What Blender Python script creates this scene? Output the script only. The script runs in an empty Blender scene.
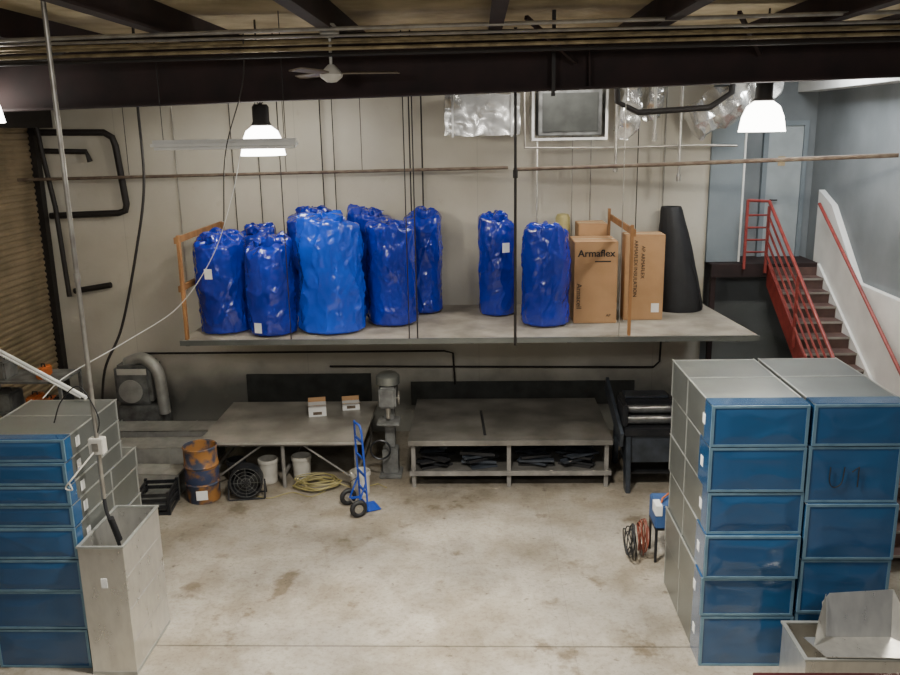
import bpy, bmesh, math, random
from mathutils import Vector, Matrix, noise
random.seed(7)
COL = bpy.context.scene.collection
# ---------------------------------------------------------------- materials
def mat(name, c1, c2=None, scale=4.0, rough=0.6, rough2=None, metal=0.0, bump=0.0, bscale=30.0,
        emit=0.0, coat=0.0, detail=5.0, distort=0.0, contrast=(0.35,0.65), stretch=(1,1,1), ridge=False, bdist=0.02, highlight=None, bdetail=3, bdistort=0.4):
    m = bpy.data.materials.new(name); m.use_nodes = True
    nt = m.node_tree; N = nt.nodes; L = nt.links
    p = N['Principled BSDF']
    tc = N.new('ShaderNodeTexCoord'); mp = N.new('ShaderNodeMapping')
    mp.inputs['Scale'].default_value = stretch
    L.new(tc.outputs['Object'], mp.inputs['Vector'])
    nz = N.new('ShaderNodeTexNoise'); nz.inputs['Scale'].default_value = scale
    nz.inputs['Detail'].default_value = detail; nz.inputs['Distortion'].default_value = distort
    L.new(mp.outputs[0], nz.inputs['Vector'])
    cr = N.new('ShaderNodeValToRGB')
    cr.color_ramp.elements[0].position = contrast[0]; cr.color_ramp.elements[1].position = contrast[1]
    c2 = c2 or tuple(x*0.75 for x in c1)
    cr.color_ramp.elements[0].color = (*c2, 1); cr.color_ramp.elements[1].color = (*c1, 1)
    L.new(nz.outputs['Fac'], cr.inputs['Fac'])
    L.new(cr.outputs['Color'], p.inputs['Base Color'])
    p.inputs['Metallic'].default_value = metal
    p.inputs['Roughness'].default_value = rough
    if rough2 is not None:
        mr = N.new('ShaderNodeMapRange'); mr.inputs['To Min'].default_value = rough; mr.inputs['To Max'].default_value = rough2
        L.new(nz.outputs['Fac'], mr.inputs['Value']); L.new(mr.outputs[0], p.inputs['Roughness'])
    if coat: p.inputs['Coat Weight'].default_value = coat; p.inputs['Coat Roughness'].default_value = 0.12
    if emit:
        p.inputs['Emission Color'].default_value = (*c1, 1); p.inputs['Emission Strength'].default_value = emit
    if bump:
        n2 = N.new('ShaderNodeTexNoise'); n2.inputs['Scale'].default_value = bscale; n2.inputs['Detail'].default_value = bdetail if ridge else 4
        n2.inputs['Distortion'].default_value = bdistort if ridge else distort
        if ridge:
            n2.noise_type='RIDGED_MULTIFRACTAL'; n2.inputs['Roughness'].default_value=.45
        L.new(mp.outputs[0], n2.inputs['Vector'])
        b = N.new('ShaderNodeBump'); b.inputs['Strength'].default_value = bump; b.inputs['Distance'].default_value = bdist
        L.new(n2.outputs['Fac'], b.inputs['Height']); L.new(b.outputs[0], p.inputs['Normal'])
        if coat: L.new(b.outputs[0], p.inputs['Coat Normal'])
        if highlight:  # paints highlights of crinkled plastic into the base color along bump crests
            r = N.new('ShaderNodeMapRange'); r.inputs['From Min'].default_value=highlight[1]; r.inputs['From Max'].default_value=highlight[2]
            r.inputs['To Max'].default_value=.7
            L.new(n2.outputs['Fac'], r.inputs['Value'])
            mx=N.new('ShaderNodeMixRGB'); mx.inputs[2].default_value=(*highlight[0],1)
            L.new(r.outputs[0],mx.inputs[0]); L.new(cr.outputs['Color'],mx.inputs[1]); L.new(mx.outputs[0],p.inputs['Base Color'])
    return m

def grime(N, L, tc, last, lst):
    for sc, lo, f0, f1, col, st in lst:
        mp = N.new('ShaderNodeMapping'); mp.inputs['Scale'].default_value = st; mp.inputs['Location'].default_value=(sc*3.1,sc*1.7,sc)
        L.new(tc.outputs['Object'], mp.inputs[0])
        nz = N.new('ShaderNodeTexNoise'); nz.inputs['Scale'].default_value = sc; nz.inputs['Detail'].default_value = 8; nz.inputs['Roughness'].default_value = 0.6
        L.new(mp.outputs[0], nz.inputs['Vector'])
        mr = N.new('ShaderNodeMapRange'); mr.inputs['From Min'].default_value = f0; mr.inputs['From Max'].default_value = f1
        mr.inputs['To Min'].default_value = 1-lo; mr.inputs['To Max'].default_value = 0
        L.new(nz.outputs['Fac'], mr.inputs['Value'])
        mx = N.new('ShaderNodeMixRGB'); mx.blend_type = 'MULTIPLY'; mx.inputs[2].default_value=(*col,1)
        L.new(last, mx.inputs[1]); L.new(mr.outputs[0], mx.inputs[0])
        last = mx.outputs[0]
    return last

def wall_mat():
    m = mat('wall_paint', (0.57,0.54,0.46), (0.50,0.47,0.395), scale=0.8, rough=0.85, bump=0.10, bscale=12)
    nt = m.node_tree; N = nt.nodes; L = nt.links; p = N['Principled BSDF']
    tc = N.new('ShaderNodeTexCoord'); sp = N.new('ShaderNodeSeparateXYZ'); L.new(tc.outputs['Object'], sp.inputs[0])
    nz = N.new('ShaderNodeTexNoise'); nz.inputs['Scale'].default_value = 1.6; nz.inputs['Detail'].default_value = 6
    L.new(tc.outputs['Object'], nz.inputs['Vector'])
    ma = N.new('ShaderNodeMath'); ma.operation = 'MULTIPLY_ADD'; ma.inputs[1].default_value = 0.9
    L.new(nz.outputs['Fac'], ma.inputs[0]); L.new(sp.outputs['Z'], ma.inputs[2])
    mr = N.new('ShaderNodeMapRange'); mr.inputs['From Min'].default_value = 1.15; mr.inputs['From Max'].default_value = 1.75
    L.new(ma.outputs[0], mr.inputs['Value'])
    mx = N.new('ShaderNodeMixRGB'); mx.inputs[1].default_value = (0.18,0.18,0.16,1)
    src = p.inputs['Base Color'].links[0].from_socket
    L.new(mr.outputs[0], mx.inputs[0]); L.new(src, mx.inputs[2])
    last = grime(N, L, tc, mx.outputs[0], [
        (.45,.5,.38,.60,(.80,.77,.70),(1,1,1)), (3.5,.75,.30,.36,(.75,.70,.62),(1,1,1))])
    w = N.new('ShaderNodeMath'); w.operation = 'PINGPONG'; w.inputs[1].default_value = 1.5
    L.new(sp.outputs['X'], w.inputs[0])
    g = N.new('ShaderNodeMath'); g.operation = 'GREATER_THAN'; g.inputs[1].default_value = 0.006
    L.new(w.outputs[0], g.inputs[0])
    r4 = N.new('ShaderNodeMapRange'); r4.inputs['To Min'].default_value = 0.84; L.new(g.outputs[0], r4.inputs['Value'])
    m4 = N.new('ShaderNodeMixRGB'); m4.blend_type = 'MULTIPLY'; m4.inputs[0].default_value = 1
    L.new(last, m4.inputs[1]); L.new(r4.outputs[0], m4.inputs[2])
    L.new(m4.outputs[0], p.inputs['Base Color'])
    return m

def floor_mat():
    m = mat('concrete_floor', (0.40,0.365,0.305), (0.25,0.23,0.195), scale=0.45, rough=0.30, rough2=0.6, bump=0.10, bscale=25, detail=10, contrast=(0.36,0.60))
    nt = m.node_tree; N = nt.nodes; L = nt.links; p = N['Principled BSDF']
    tc = N.new('ShaderNodeTexCoord'); sp = N.new('ShaderNodeSeparateXYZ'); L.new(tc.outputs['Object'], sp.inputs[0])
    last = p.inputs['Base Color'].links[0].from_socket
    o=(1,1,1)
    last = grime(N, L, tc, last, [(3.2,.4,.38,.55,(.70,.67,.62),o),(18,.4,.38,.50,(.72,.69,.65),o),(1.1,.15,.38,.55,(.66,.62,.55),o),
        (40,.2,.33,.41,(.6,.56,.5),o),(1.9,.1,.33,.41,(.50,.44,.36),o),(7,.1,.30,.37,(.42,.38,.33),o)])
    # floor gets darker towards the benches and stays darker behind
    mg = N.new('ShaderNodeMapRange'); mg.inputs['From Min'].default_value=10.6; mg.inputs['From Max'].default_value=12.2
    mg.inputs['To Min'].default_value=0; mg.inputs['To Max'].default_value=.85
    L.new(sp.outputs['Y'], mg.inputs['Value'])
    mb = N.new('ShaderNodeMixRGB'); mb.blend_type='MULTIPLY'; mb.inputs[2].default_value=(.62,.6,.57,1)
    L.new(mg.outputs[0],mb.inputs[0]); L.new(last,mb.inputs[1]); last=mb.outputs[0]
    for ax, val, wd, k in (('Y', 7.80, 0.012, 0.5), ('X', 0.95, 0.004, 0.8), ('Y', 10.9, 0.005, 0.85)):
        a = N.new('ShaderNodeMath'); a.operation = 'SUBTRACT'; a.inputs[1].default_value = val; L.new(sp.outputs[ax], a.inputs[0])
        b = N.new('ShaderNodeMath'); b.operation = 'ABSOLUTE'; L.new(a.outputs[0], b.inputs[0])
        g = N.new('ShaderNodeMath'); g.operation = 'GREATER_THAN'; g.inputs[1].default_value = wd; L.new(b.outputs[0], g.inputs[0])
        r = N.new('ShaderNodeMapRange'); r.inputs['To Min'].default_value = k; L.new(g.outputs[0], r.inputs['Value'])
        mm = N.new('ShaderNodeMixRGB'); mm.blend_type = 'MULTIPLY'; mm.inputs[0].default_value = 1
        L.new(last, mm.inputs[1]); L.new(r.outputs[0], mm.inputs[2]); last = mm.outputs[0]
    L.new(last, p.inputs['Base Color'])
    return m

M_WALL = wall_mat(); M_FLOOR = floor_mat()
M_GRAYWALL = mat('gray_wall_paint', (0.21,0.23,0.24), (0.14,0.155,0.163), scale=0.9, rough=0.75, bump=0.1, detail=8)
M_GRAYPANEL = mat('blue_gray_wall_paint', (0.21,0.245,0.265), (0.17,0.20,0.22), scale=1.5, rough=0.8, bump=0.1)
M_WHITEWALL = mat('white_paint', (0.80,0.80,0.77), (0.68,0.68,0.65), scale=2, rough=0.7)
M_CEIL = mat('insulation_facing', (0.52,0.43,0.27), (0.30,0.24,0.14), scale=1.5, rough=0.9, bump=0.5, bscale=4)
M_BEAM = mat('dark_brown_steel', (0.026,0.011,0.010), (0.014,0.0065,0.006), scale=3, rough=0.8)
M_CONDUIT = mat('conduit_metal', (0.42,0.40,0.35), (0.27,0.25,0.22), scale=6, rough=0.4, metal=0.7)
M_CONDB = mat('brass_conduit', (0.38,0.31,0.18), (0.18,0.14,0.08), scale=6, rough=0.45, metal=0.6)
M_DARKPIPE = mat('black_iron_pipe', (0.020,0.016,0.014), rough=0.6, metal=0.2)
M_RUSTPIPE = mat('rusty_pipe', (0.15,0.115,0.08), (0.08,0.05,0.035), scale=8, rough=0.7)
M_GALV = mat('galvanized_steel', (0.74,0.73,0.69), (0.64,0.63,0.60), scale=12, rough=0.24, rough2=0.34, metal=0.85, bump=0.05, bscale=1.0, stretch=(1,1,.4))
M_GALVD = mat('dull_galvanized_steel', (0.24,0.255,0.24), (0.20,0.212,0.20), scale=3, rough=0.26, rough2=0.36, metal=0.7, bump=0.08, bscale=1.0)
M_SEAM = mat('seam_metal', (0.50,0.51,0.48), rough=0.35, metal=0.6)
M_FILM = mat('blue_duct_film', (0.018,0.086,0.210), (0.014,0.066,0.168), scale=1.0, rough=0.13, rough2=0.2, bump=0.42, bscale=2.4, coat=1.0, stretch=(0.8,1,1.7), ridge=True, bdist=.016, bdetail=4, bdistort=.4, highlight=((0.12,0.28,0.46),1.0,1.7))  # paler crest color is film highlight painted in
M_RIM = mat('duct_flange', (0.20,0.33,0.43), (0.13,0.24,0.34), scale=5, rough=0.3, metal=0.4)
BAG=dict(scale=2.0, rough=0.16, rough2=0.26, bump=1.0, bscale=5.0, coat=0.6, ridge=True, bdist=0.03, stretch=(1,1,0.75), bdetail=5, bdistort=1.0)
M_BAG = mat('blue_plastic_bag', (0.006,0.024,0.38), (0.004,0.016,0.27), highlight=((0.03,0.09,0.68),.8,1.5), **BAG)  # lighter blue on the creases is painted highlight, on both bag materials
M_BAGL = mat('bright_blue_plastic_bag', (0.010,0.070,0.62), (0.007,0.048,0.46), highlight=((0.08,0.24,0.92),.8,1.5), **BAG)
M_PAPER = mat('white_paper', (0.8,0.8,0.78), (0.7,0.7,0.68), rough=0.8)
M_CARD = mat('cardboard', (0.44,0.26,0.13), (0.38,0.22,0.105), scale=3, rough=0.85, bump=0.05)
M_INK = mat('black_ink', (0.012,0.012,0.012), rough=0.7)
M_TAPE = mat('packing_tape', (0.5,0.38,0.22), rough=0.3)
M_RUBBER = mat('black_rubber', (0.007,0.007,0.008), (0.012,0.012,0.014), rough=0.6, bump=0.3, bscale=5)
M_WOOD = mat('lumber', (0.34,0.165,0.06), (0.23,0.11,0.04), scale=6, rough=0.75, stretch=(1,1,0.2))
M_PLY = mat('platform_plywood', (0.37,0.335,0.275), (0.20,0.18,0.145), scale=2.2, rough=0.6, bump=0.1, detail=8)
M_TABLE = mat('worn_sheet_steel', (0.25,0.24,0.22), (0.12,0.115,0.105), scale=1.8, rough=0.28, rough2=0.5, metal=0.6, detail=9)
M_TABLE2 = mat('grimy_table_top', (0.45,0.43,0.385), (0.26,0.245,0.215), scale=1.8, rough=0.3, rough2=.5, metal=0.4, detail=9)
M_LEG = mat('gray_steel_leg', (0.27,0.26,0.24), (0.16,0.15,0.14), rough=0.6, metal=0.3)
M_MACH = mat('machine_gray', (0.18,0.185,0.18), (0.08,0.08,0.077), scale=6, rough=0.5, metal=0.2)
M_BOARD = mat('grimy_board', (0.05,0.053,0.048), (0.028,0.03,0.027), scale=4, rough=0.7)
M_MACHD = mat('machine_dark', (0.014,0.016,0.020), (0.028,0.028,0.031), scale=5, rough=0.35, metal=0.3)
M_MACHS = mat('machine_steel_side', (0.06,0.07,0.09), (0.035,0.042,0.052), scale=5, rough=0.35, metal=0.4)
M_ROLL = mat('roller_steel', (0.22,0.225,0.23), (0.13,0.13,0.14), scale=8, rough=0.3, metal=0.7)
M_MACHB = mat('machine_blue', (0.04,0.10,0.26), rough=0.5)
M_BLUE = mat('hand_truck_blue', (0.012,0.06,0.40), rough=0.4)
M_RED = mat('red_rail_paint', (0.30,0.05,0.042), (0.2,0.027,0.022), scale=8, rough=0.45)
M_MAROON = mat('maroon_steel', (0.05,0.008,0.008), rough=0.5)
M_STEP = mat('brown_stair_steel', (0.12,0.068,0.056), (0.07,0.04,0.034), scale=6, rough=0.65)
M_ORANGE = mat('drum_rust_orange', (0.32,0.145,0.035), (0.04,0.05,0.085), scale=4.5, rough=0.75, contrast=(0.46,0.58), detail=9)
M_DRUMB = mat('drum_blue_band', (0.022,0.035,0.085), (0.15,0.075,0.03), scale=6, rough=0.7, contrast=(.38,.5), detail=9)
M_PLASTW = mat('white_bucket_plastic', (0.6,0.58,0.52), (0.42,0.40,0.35), rough=0.5)
M_YEL = mat('yellow_cable', (0.34,0.29,0.11), rough=0.5)
M_ORC = mat('red_cord', (0.24,0.06,0.035), rough=0.5)
M_FOIL = mat('crinkled_foil', (0.78,0.77,0.73), (0.64,0.63,0.60), scale=5, rough=0.22, metal=0.75, bump=1.0, bscale=5, ridge=True)
M_DOOR = mat('tan_slat_paint', (0.27,0.205,0.125), (0.17,0.13,0.075), scale=2, rough=0.6)
M_DOORG = mat('gray_door_paint', (0.38,0.42,0.43), (0.32,0.355,0.365), rough=0.6)
M_LAMP = mat('lit_acrylic_shade', (1.0,0.97,0.9), (1,0.95,0.85), rough=0.4, emit=14)
M_FIXT = mat('fixture_enamel', (0.6,0.58,0.52), rough=0.5)
M_FAN = mat('fan_brown_blade', (0.16,0.12,0.075), rough=0.5)
M_ORBOX = mat('orange_plastic', (0.5,0.12,0.02), rough=0.5)

# ---------------------------------------------------------------- mesh helpers
class B:
    def __init__(s): s.bm = bmesh.new()
    def box(s, c, d, rot=None):
        r = bmesh.ops.create_cube(s.bm, size=1)
        m = Matrix.Translation(Vector(c)) @ ((rot.to_4x4()) if rot else Matrix.Identity(4)) @ Matrix.Diagonal((*d,1))
        bmesh.ops.transform(s.bm, matrix=m, verts=r['verts']); return s
    def bb(s, x0,x1,y0,y1,z0,z1): return s.box(((x0+x1)/2,(y0+y1)/2,(z0+z1)/2),(x1-x0,y1-y0,z1-z0))
    def bar(s, p0, p1, w, h=None):
        p0,p1=Vector(p0),Vector(p1); d=p1-p0; q=d.to_track_quat('X','Z').to_matrix()
        return s.box((p0+p1)/2,(d.length,w,h or w),q)
    def cyl(s, p0, p1, r, r2=None, seg=16):
        p0,p1=Vector(p0),Vector(p1); d=p1-p0
        o=bmesh.ops.create_cone(s.bm,cap_ends=True,segments=seg,radius1=r,radius2=r if r2 is None else r2,depth=d.length)
        m=Matrix.Translation((p0+p1)/2)@d.to_track_quat('Z','Y').to_matrix().to_4x4()
        bmesh.ops.transform(s.bm,matrix=m,verts=o['verts']); return s
    def tube(s, pts, r, seg=8, smooth=False, closed=False):
        pts=[Vector(p) for p in pts]
        if smooth: pts=catmull(pts, 8)
        n=len(pts); rings=[]; up=None
        for i,p in enumerate(pts):
            if closed: t=pts[(i+1)%n]-pts[i-1]
            else: t=(pts[min(i+1,n-1)]-pts[max(i-1,0)])
            t.normalize()
            if up is None:
                up = Vector((0,0,1)) if abs(t.z)<0.9 else Vector((1,0,0))
            a=t.cross(up); 
            if a.length<1e-4: a=t.cross(Vector((0.3,1,0.2)))
            a.normalize(); up=a.cross(t).normalized()
            rr=r[i] if isinstance(r,(list,tuple)) else r
            rings.append([s.bm.verts.new(p+(a*math.cos(k*2*math.pi/seg)+up*math.sin(k*2*math.pi/seg))*rr) for k in range(seg)])
        m=n if closed else n-1
        for i in range(m):
            A=rings[i];Bq=rings[(i+1)%n]
            for k in range(seg):
                s.bm.faces.new((A[k],A[(k+1)%seg],Bq[(k+1)%seg],Bq[k]))
        if not closed:
            s.bm.faces.new(rings[0][::-1]); s.bm.faces.new(rings[-1])
        return s
    def lathe(s, prof, c=(0,0,0), seg=24, fn=None):
        rings=[]
        for (r,z) in prof:
            ring=[]
            for k in range(seg):
                a=k*2*math.pi/seg; rr,zz=(r,z) if fn is None else fn(r,z,a)
                ring.append(s.bm.verts.new((c[0]+rr*math.cos(a),c[1]+rr*math.sin(a),c[2]+zz)))
            rings.append(ring)
        for i in range(len(rings)-1):
            for k in range(seg):
                s.bm.faces.new((rings[i][k],rings[i][(k+1)%seg],rings[i+1][(k+1)%seg],rings[i+1][k]))
        if prof[0][0]>1e-3: s.bm.faces.new(rings[0][::-1])
        if prof[-1][0]>1e-3: s.bm.faces.new(rings[-1])
        return s
    def torus(s, c, R, r, axis='Z', seg=32, s2=8):
        pts=[]
        for k in range(seg):
            a=k*2*math.pi/seg; x,y=R*math.cos(a),R*math.sin(a)
            pts.append({'Z':(c[0]+x,c[1]+y,c[2]),'Y':(c[0]+x,c[1],c[2]+y),'X':(c[0],c[1]+x,c[2]+y)}[axis])
        return s.tube(pts,r,s2,closed=True)
    def poly(s, pts, thick):
        pts=[Vector(p) for p in pts]; th=Vector(thick)
        a=[s.bm.verts.new(p) for p in pts]; b=[s.bm.verts.new(p+th) for p in pts]
        s.bm.faces.new(a); s.bm.faces.new(b[::-1]); n=len(pts)
        for i in range(n): s.bm.faces.new((a[i],b[i],b[(i+1)%n],a[(i+1)%n]))
        return s
    def done(s, name, m, parent=None, smooth=False, bevel=0.0, loc=(0,0,0), rot=(0,0,0), label=None):
        bmesh.ops.recalc_face_normals(s.bm, faces=s.bm.faces)
        if bevel:
            e=[e for e in s.bm.edges if len(e.link_faces)==2 and e.calc_face_angle(0)>0.6]
            bmesh.ops.bevel(s.bm, geom=e, offset=bevel, segments=2, affect='EDGES', clamp_overlap=True)
        me=bpy.data.meshes.new(name); s.bm.to_mesh(me); s.bm.free()
        if smooth:
            for p in me.polygons: p.use_smooth=True
            try: me.set_sharp_from_angle(angle=math.radians(40))
            except Exception: pass
        me.materials.append(m)
        o=bpy.data.objects.new(name,me); COL.objects.link(o); o.location=loc; o.rotation_euler=rot
        if parent: o.parent=parent
        if label: o['label']=label
        return o

def catmull(pts, n):
    out=[]; P=[pts[0]*2-pts[1]]+pts+[pts[-1]*2-pts[-2]]
    for i in range(1,len(P)-2):
        for k in range(n):
            t=k/n; a,b,c,d=P[i-1],P[i],P[i+1],P[i+2]
            out.append(0.5*((2*b)+(c-a)*t+(2*a-5*b+4*c-d)*t*t+(3*b-a-3*c+d)*t**3))
    out.append(pts[-1]); return out

def tag(o, label, cat, group=None):
    o['label']=label; o['category']=cat
    if group: o['group']=group
    return o
def thing(name, label, cat, loc=(0,0,0), rot=(0,0,0), group=None):
    e=bpy.data.objects.new(name,None); e.empty_display_size=0.1; COL.objects.link(e)
    e.location=loc; e.rotation_euler=rot; return tag(e,label,cat,group)
def struct(o): o['kind']='structure'; return o
def text(body, size, m, parent, loc, rot, name='lettering', sx=1.0, off=0.0):
    cu=bpy.data.curves.new('t','FONT'); cu.body=body; cu.size=size; cu.extrude=0.002; cu.offset=off
    cu.align_x='CENTER'; cu.align_y='CENTER'
    o=bpy.data.objects.new('t',cu); COL.objects.link(o)
    dg=bpy.context.evaluated_depsgraph_get(); dg.update()
    me=bpy.data.meshes.new_from_object(o.evaluated_get(dg)); bpy.data.objects.remove(o)
    me.materials.clear(); me.materials.append(m)
    t=bpy.data.objects.new(name,me); COL.objects.link(t); t.parent=parent; t.location=loc; t.rotation_euler=rot; t.scale=(sx,1,1)
    return t

# ---------------------------------------------------------------- room
WY=14.3; LX=-7.4; RX=5.7; CZ=6.5
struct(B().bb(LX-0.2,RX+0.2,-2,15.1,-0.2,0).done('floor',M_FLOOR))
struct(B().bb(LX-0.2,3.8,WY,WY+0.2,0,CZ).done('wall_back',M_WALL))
struct(B().bb(3.6,RX+0.2,14.9,15.1,0,CZ).done('wall_landing',M_GRAYWALL))
struct(B().bb(3.62,3.82,WY+0.2,14.9,0,CZ).done('wall_recess',M_GRAYWALL))
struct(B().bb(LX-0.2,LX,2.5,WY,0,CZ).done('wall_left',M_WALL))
struct(B().bb(RX,RX+0.2,2.5,15.1,0,CZ).done('wall_right',M_GRAYWALL))
struct(B().bb(LX-0.2,RX+0.2,2.5,15.1,CZ,CZ+0.15).done('ceiling',M_CEIL))
struct(B().bb(3.802,4.32,14.22,14.9,2.99,5.62).done('trim_1',M_GRAYPANEL))
struct(B().bb(4.32,4.35,14.20,14.9,2.99,5.62).done('trim_lit_edge',M_WHITEWALL))  # white strip paints in the lit edge of the panel corner
struct(B().bb(5.35,RX,6,14.9,5.72,6.02).done('trim_2',M_WHITEWALL))
struct(B().poly([(5.60,14.3,0),(5.60,14.3,4.15),(5.60,13.75,3.95),(5.60,12.6,2.90),(5.60,6.5,2.84),(5.60,6.5,0)],(0.095,0,0)).done('trim_3',M_WHITEWALL))
b=B(); y0,y1=9.6,14.1
z=0.0; vs=[]
while z<5.35:
    for dz,dx in ((0,0),(0.02,0.022),(0.06,0.022),(0.08,0.0)):
        vs.append((z+dz,dx))
    z+=0.1
pv=None
for (zz,dx) in vs:
    a=b.bm.verts.new((LX+0.03+dx,y0,zz)); c=b.bm.verts.new((LX+0.03+dx,y1,zz))
    if pv: b.bm.faces.new((pv[0],pv[1],c,a))
    pv=(a,c)
struct(b.done('door_1',M_DOOR))
struct(B().bb(LX+0.0,LX+0.14,y1,y1+0.15,0,5.6).bb(LX+0.0,LX+0.4,y0,y1+0.15,5.35,5.85).done('trim_4',M_DARKPIPE))
d=struct(B().bb(4.90,5.48,14.84,14.9,2.98,5.18).done('door_2',M_DOORG,bevel=0.005))
struct(B().bb(4.82,4.90,14.80,14.9,2.98,5.26).bb(5.48,5.55,14.80,14.9,2.98,5.26).bb(4.90,5.48,14.80,14.9,5.18,5.26).done('trim_5',M_GRAYPANEL))
tag(B().bb(-.06,.06,-0.01,0,-.08,.08).done('notice',M_TAPE,loc=(5.14,14.835,4.6)),'small pale notice stuck on the gray door','sign')
k=B().cyl((5.0,14.84,3.95),(5.0,14.78,3.95),.015,seg=10).cyl((5.0,14.785,3.95),(5.1,14.785,3.95),.012,seg=10).done('door_handle',M_DARKPIPE,smooth=True)
k.parent=d

# ---------------------------------------------------------------- ceiling steel
t=thing('roof_girder','dark brown steel I-beam spanning under the roof','beam',(0,10,5.90),(0,-0.019,0))
B().bb(-7.3,5.6,-.14,.14,-.30,-.275).bb(-7.3,5.6,-.14,.14,.275,.30).bb(-7.3,5.6,-.012,.012,-.275,.275).done('beam_section',M_BEAM,t)
for x in (1.25,): B().bb(x-.01,x+.01,-.13,-.012,-.274,.274).done('stiffener_plate',M_BEAM,t)
for x in (-6.6,-4.9,-3.2,-1.5,0.2,1.9,3.6,5.2):
    tag(B().bb(x-.02,x+.02,3,14.2,6.22,CZ).bb(x-.07,x+.07,3,14.2,6.2,6.225).done('roof_purlin',M_BEAM),'dark steel roof purlin running under the insulation','purlin','roof purlins')
for i,(y,z,r,m,sl_) in enumerate([(8.9,6.02,.018,M_CONDB,.02),(8.95,6.08,.014,M_CONDB,.02),(9.0,6.15,.014,M_CONDUIT,.015),(8.8,6.20,.02,M_CONDUIT,.03),
        (9.2,6.12,.022,M_CONDB,.01),(9.3,6.19,.015,M_DARKPIPE,.0),(9.45,6.16,.02,M_DARKPIPE,.02),(9.1,5.98,.02,M_DARKPIPE,.02),(9.6,6.17,.015,M_DARKPIPE,.01)]):
    tag(B().tube([(-7.3,y,z-sl_*3),(-2,y,z-sl_*.5),(2,y,z+sl_*.5),(5.6,y,z+sl_*1.5)],r,8).done('ceiling_conduit',m,smooth=True),'thin metal electrical conduit run under the roof','conduit','ceiling conduits')
tag(B().bar((.5,9.0,6.28),(1.1,9.85,5.9),.04,.04).done('angle_brace',M_BEAM),'dark steel angle brace beside the girder','brace')
tag(B().bar((2.6,9.0,6.28),(3.1,9.85,5.95),.04,.04).done('angle_brace',M_BEAM),'dark steel angle brace beside the girder','brace')
tag(B().bb(0.83,0.87,9.82,9.86,5.55,6.45).done('steel_strap',M_DARKPIPE),'dark vertical strap hanging at the girder','strap')
tag(B().tube([(-6.2,9.2,6.1),(-6.1,9.6,5.9),(-5.6,9.6,6.02),(-4.8,9.5,6.0),(-4.3,9.3,6.1)],.025,8,smooth=True).done('drooping_cable',M_DARKPIPE,smooth=True),'dark flexible cable looped along the girder','cable')

t=thing('ceiling_fan','brown-bladed ceiling fan with pale hub on a short rod','fan',(-1.5,9.15,5.78),(0,0,0.1))
B().cyl((0,0,.08),(0,0,.72),.015).done('downrod',M_FIXT,t,smooth=True)
B().lathe([(0.001,.50),(.05,.50),(.10,.44),(.10,.40),(.04,.36),(.001,.36)],seg=20).done('canopy',M_FIXT,t,smooth=True)
B().lathe([(.001,-.08),(.05,-.075),(.11,-.03),(.12,.0),(.08,.05),(.03,.10),(.001,.10)],seg=24).done('motor_housing',M_FIXT,t,smooth=True)
for k in range(3):
    a=k*2*math.pi/3+0.05
    B().poly([(.08,-.03,0),(.25,-.06,.0),(.68,-.07,-.0),(.71,0,0),(.68,.07,0.02),(.25,.06,0.02),(.08,.03,0.01)],(0,0,.012)).done('fan_blade',M_FAN,t,rot=(0,0,a))

def lamp(x,y,z,zt,watt):
    t=thing('high_bay_lamp','lit bell-shaped high bay lamp with dark ballast','lamp',(x,y,z),group='high bay lamps')
    B().lathe([(.27,-.20),(.26,-.15),(.24,-.03),(.19,.09),(.11,.15),(.10,.15),(.18,.08),(.23,-.03),(.25,-.15),(.26,-.20)],seg=32).done('lamp_shade',M_LAMP,t,smooth=True)
    B().lathe([(.001,.40),(.08,.40),(.10,.37),(.10,.20),(.12,.16),(.10,.14),(.001,.14)],seg=24).done('ballast_housing',M_DARKPIPE,t,smooth=True)
    B().cyl((0,0,.40),(0,0,zt-z),.012,seg=8).torus((0,0,.43),.03,.008,'Y',16,6).done('suspension_hook',M_DARKPIPE,t,smooth=True)
    l=bpy.data.lights.new('bulb_light','POINT'); l.energy=watt; l.color=(1,.945,.83); l.shadow_soft_size=.12
    o=bpy.data.objects.new('bulb_light',l); COL.objects.link(o); o.parent=t; o.location=(0,0,-.16)
lamp(-2.6,10.5,5.14,CZ,440); lamp(3.38,10.5,5.32,CZ,460); lamp(-5.57,9.65,5.57,CZ,60)

t=thing('fluorescent_fixture','long white unlit fluorescent fixture hanging on cables','light fixture',(-2.86,9.8,5.07))
B().bb(-.82,.82,-.10,.10,0,.035).bb(-.82,.82,-.03,.03,.035,.075).done('reflector_housing',M_WHITEWALL,t,bevel=.004)
for yy in (-.06,.06): B().cyl((-.79,yy,-.02),(.79,yy,-.02),.018,seg=12).done('tube_lamp',M_PAPER,t,smooth=True)
for xx in (-.7,.7): B().cyl((xx,0,.07),(xx,0,CZ-5.07),.005,seg=6).done('hanger_cable',M_DARKPIPE,t)

# ---------------------------------------------------------------- platform
PZ=2.29
t=thing('hanging_storage_platform','suspended plywood storage shelf with steel edge along the wall','platform',(0,13.1,PZ))
B().bb(-4.33,3.78,-1.2,1.19,-.03,0).done('deck',M_PLY,t)
B().poly([(3.781,-1.2,-.03),(3.98,-1.2,-.03),(3.781,.9,-.03)],(0,0,.03)).done('deck_extension',M_PLY,t)
B().bb(-4.35,3.99,-1.23,-1.2,-.075,.003).done('edge_angle',M_GALVD,t,label='bare steel edge angle')
for x in (-4.25,-2.9,-1.5,-.1,1.3,2.7,3.7): B().bb(x-.03,x+.03,-1.19,1.19,-.09,-.031).done('joist',M_BEAM,t)
t=thing('lumber_end_rail','raw lumber end rail on the platform beside blue rolls','railing',(-4.26,0,PZ+.004))
for y in (11.95,14.1): B().bb(-.02,.02,y-.045,y+.045,0.0,1.52 if y<13 else 1.48).done('post',M_WOOD,t,bevel=.003)
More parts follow.
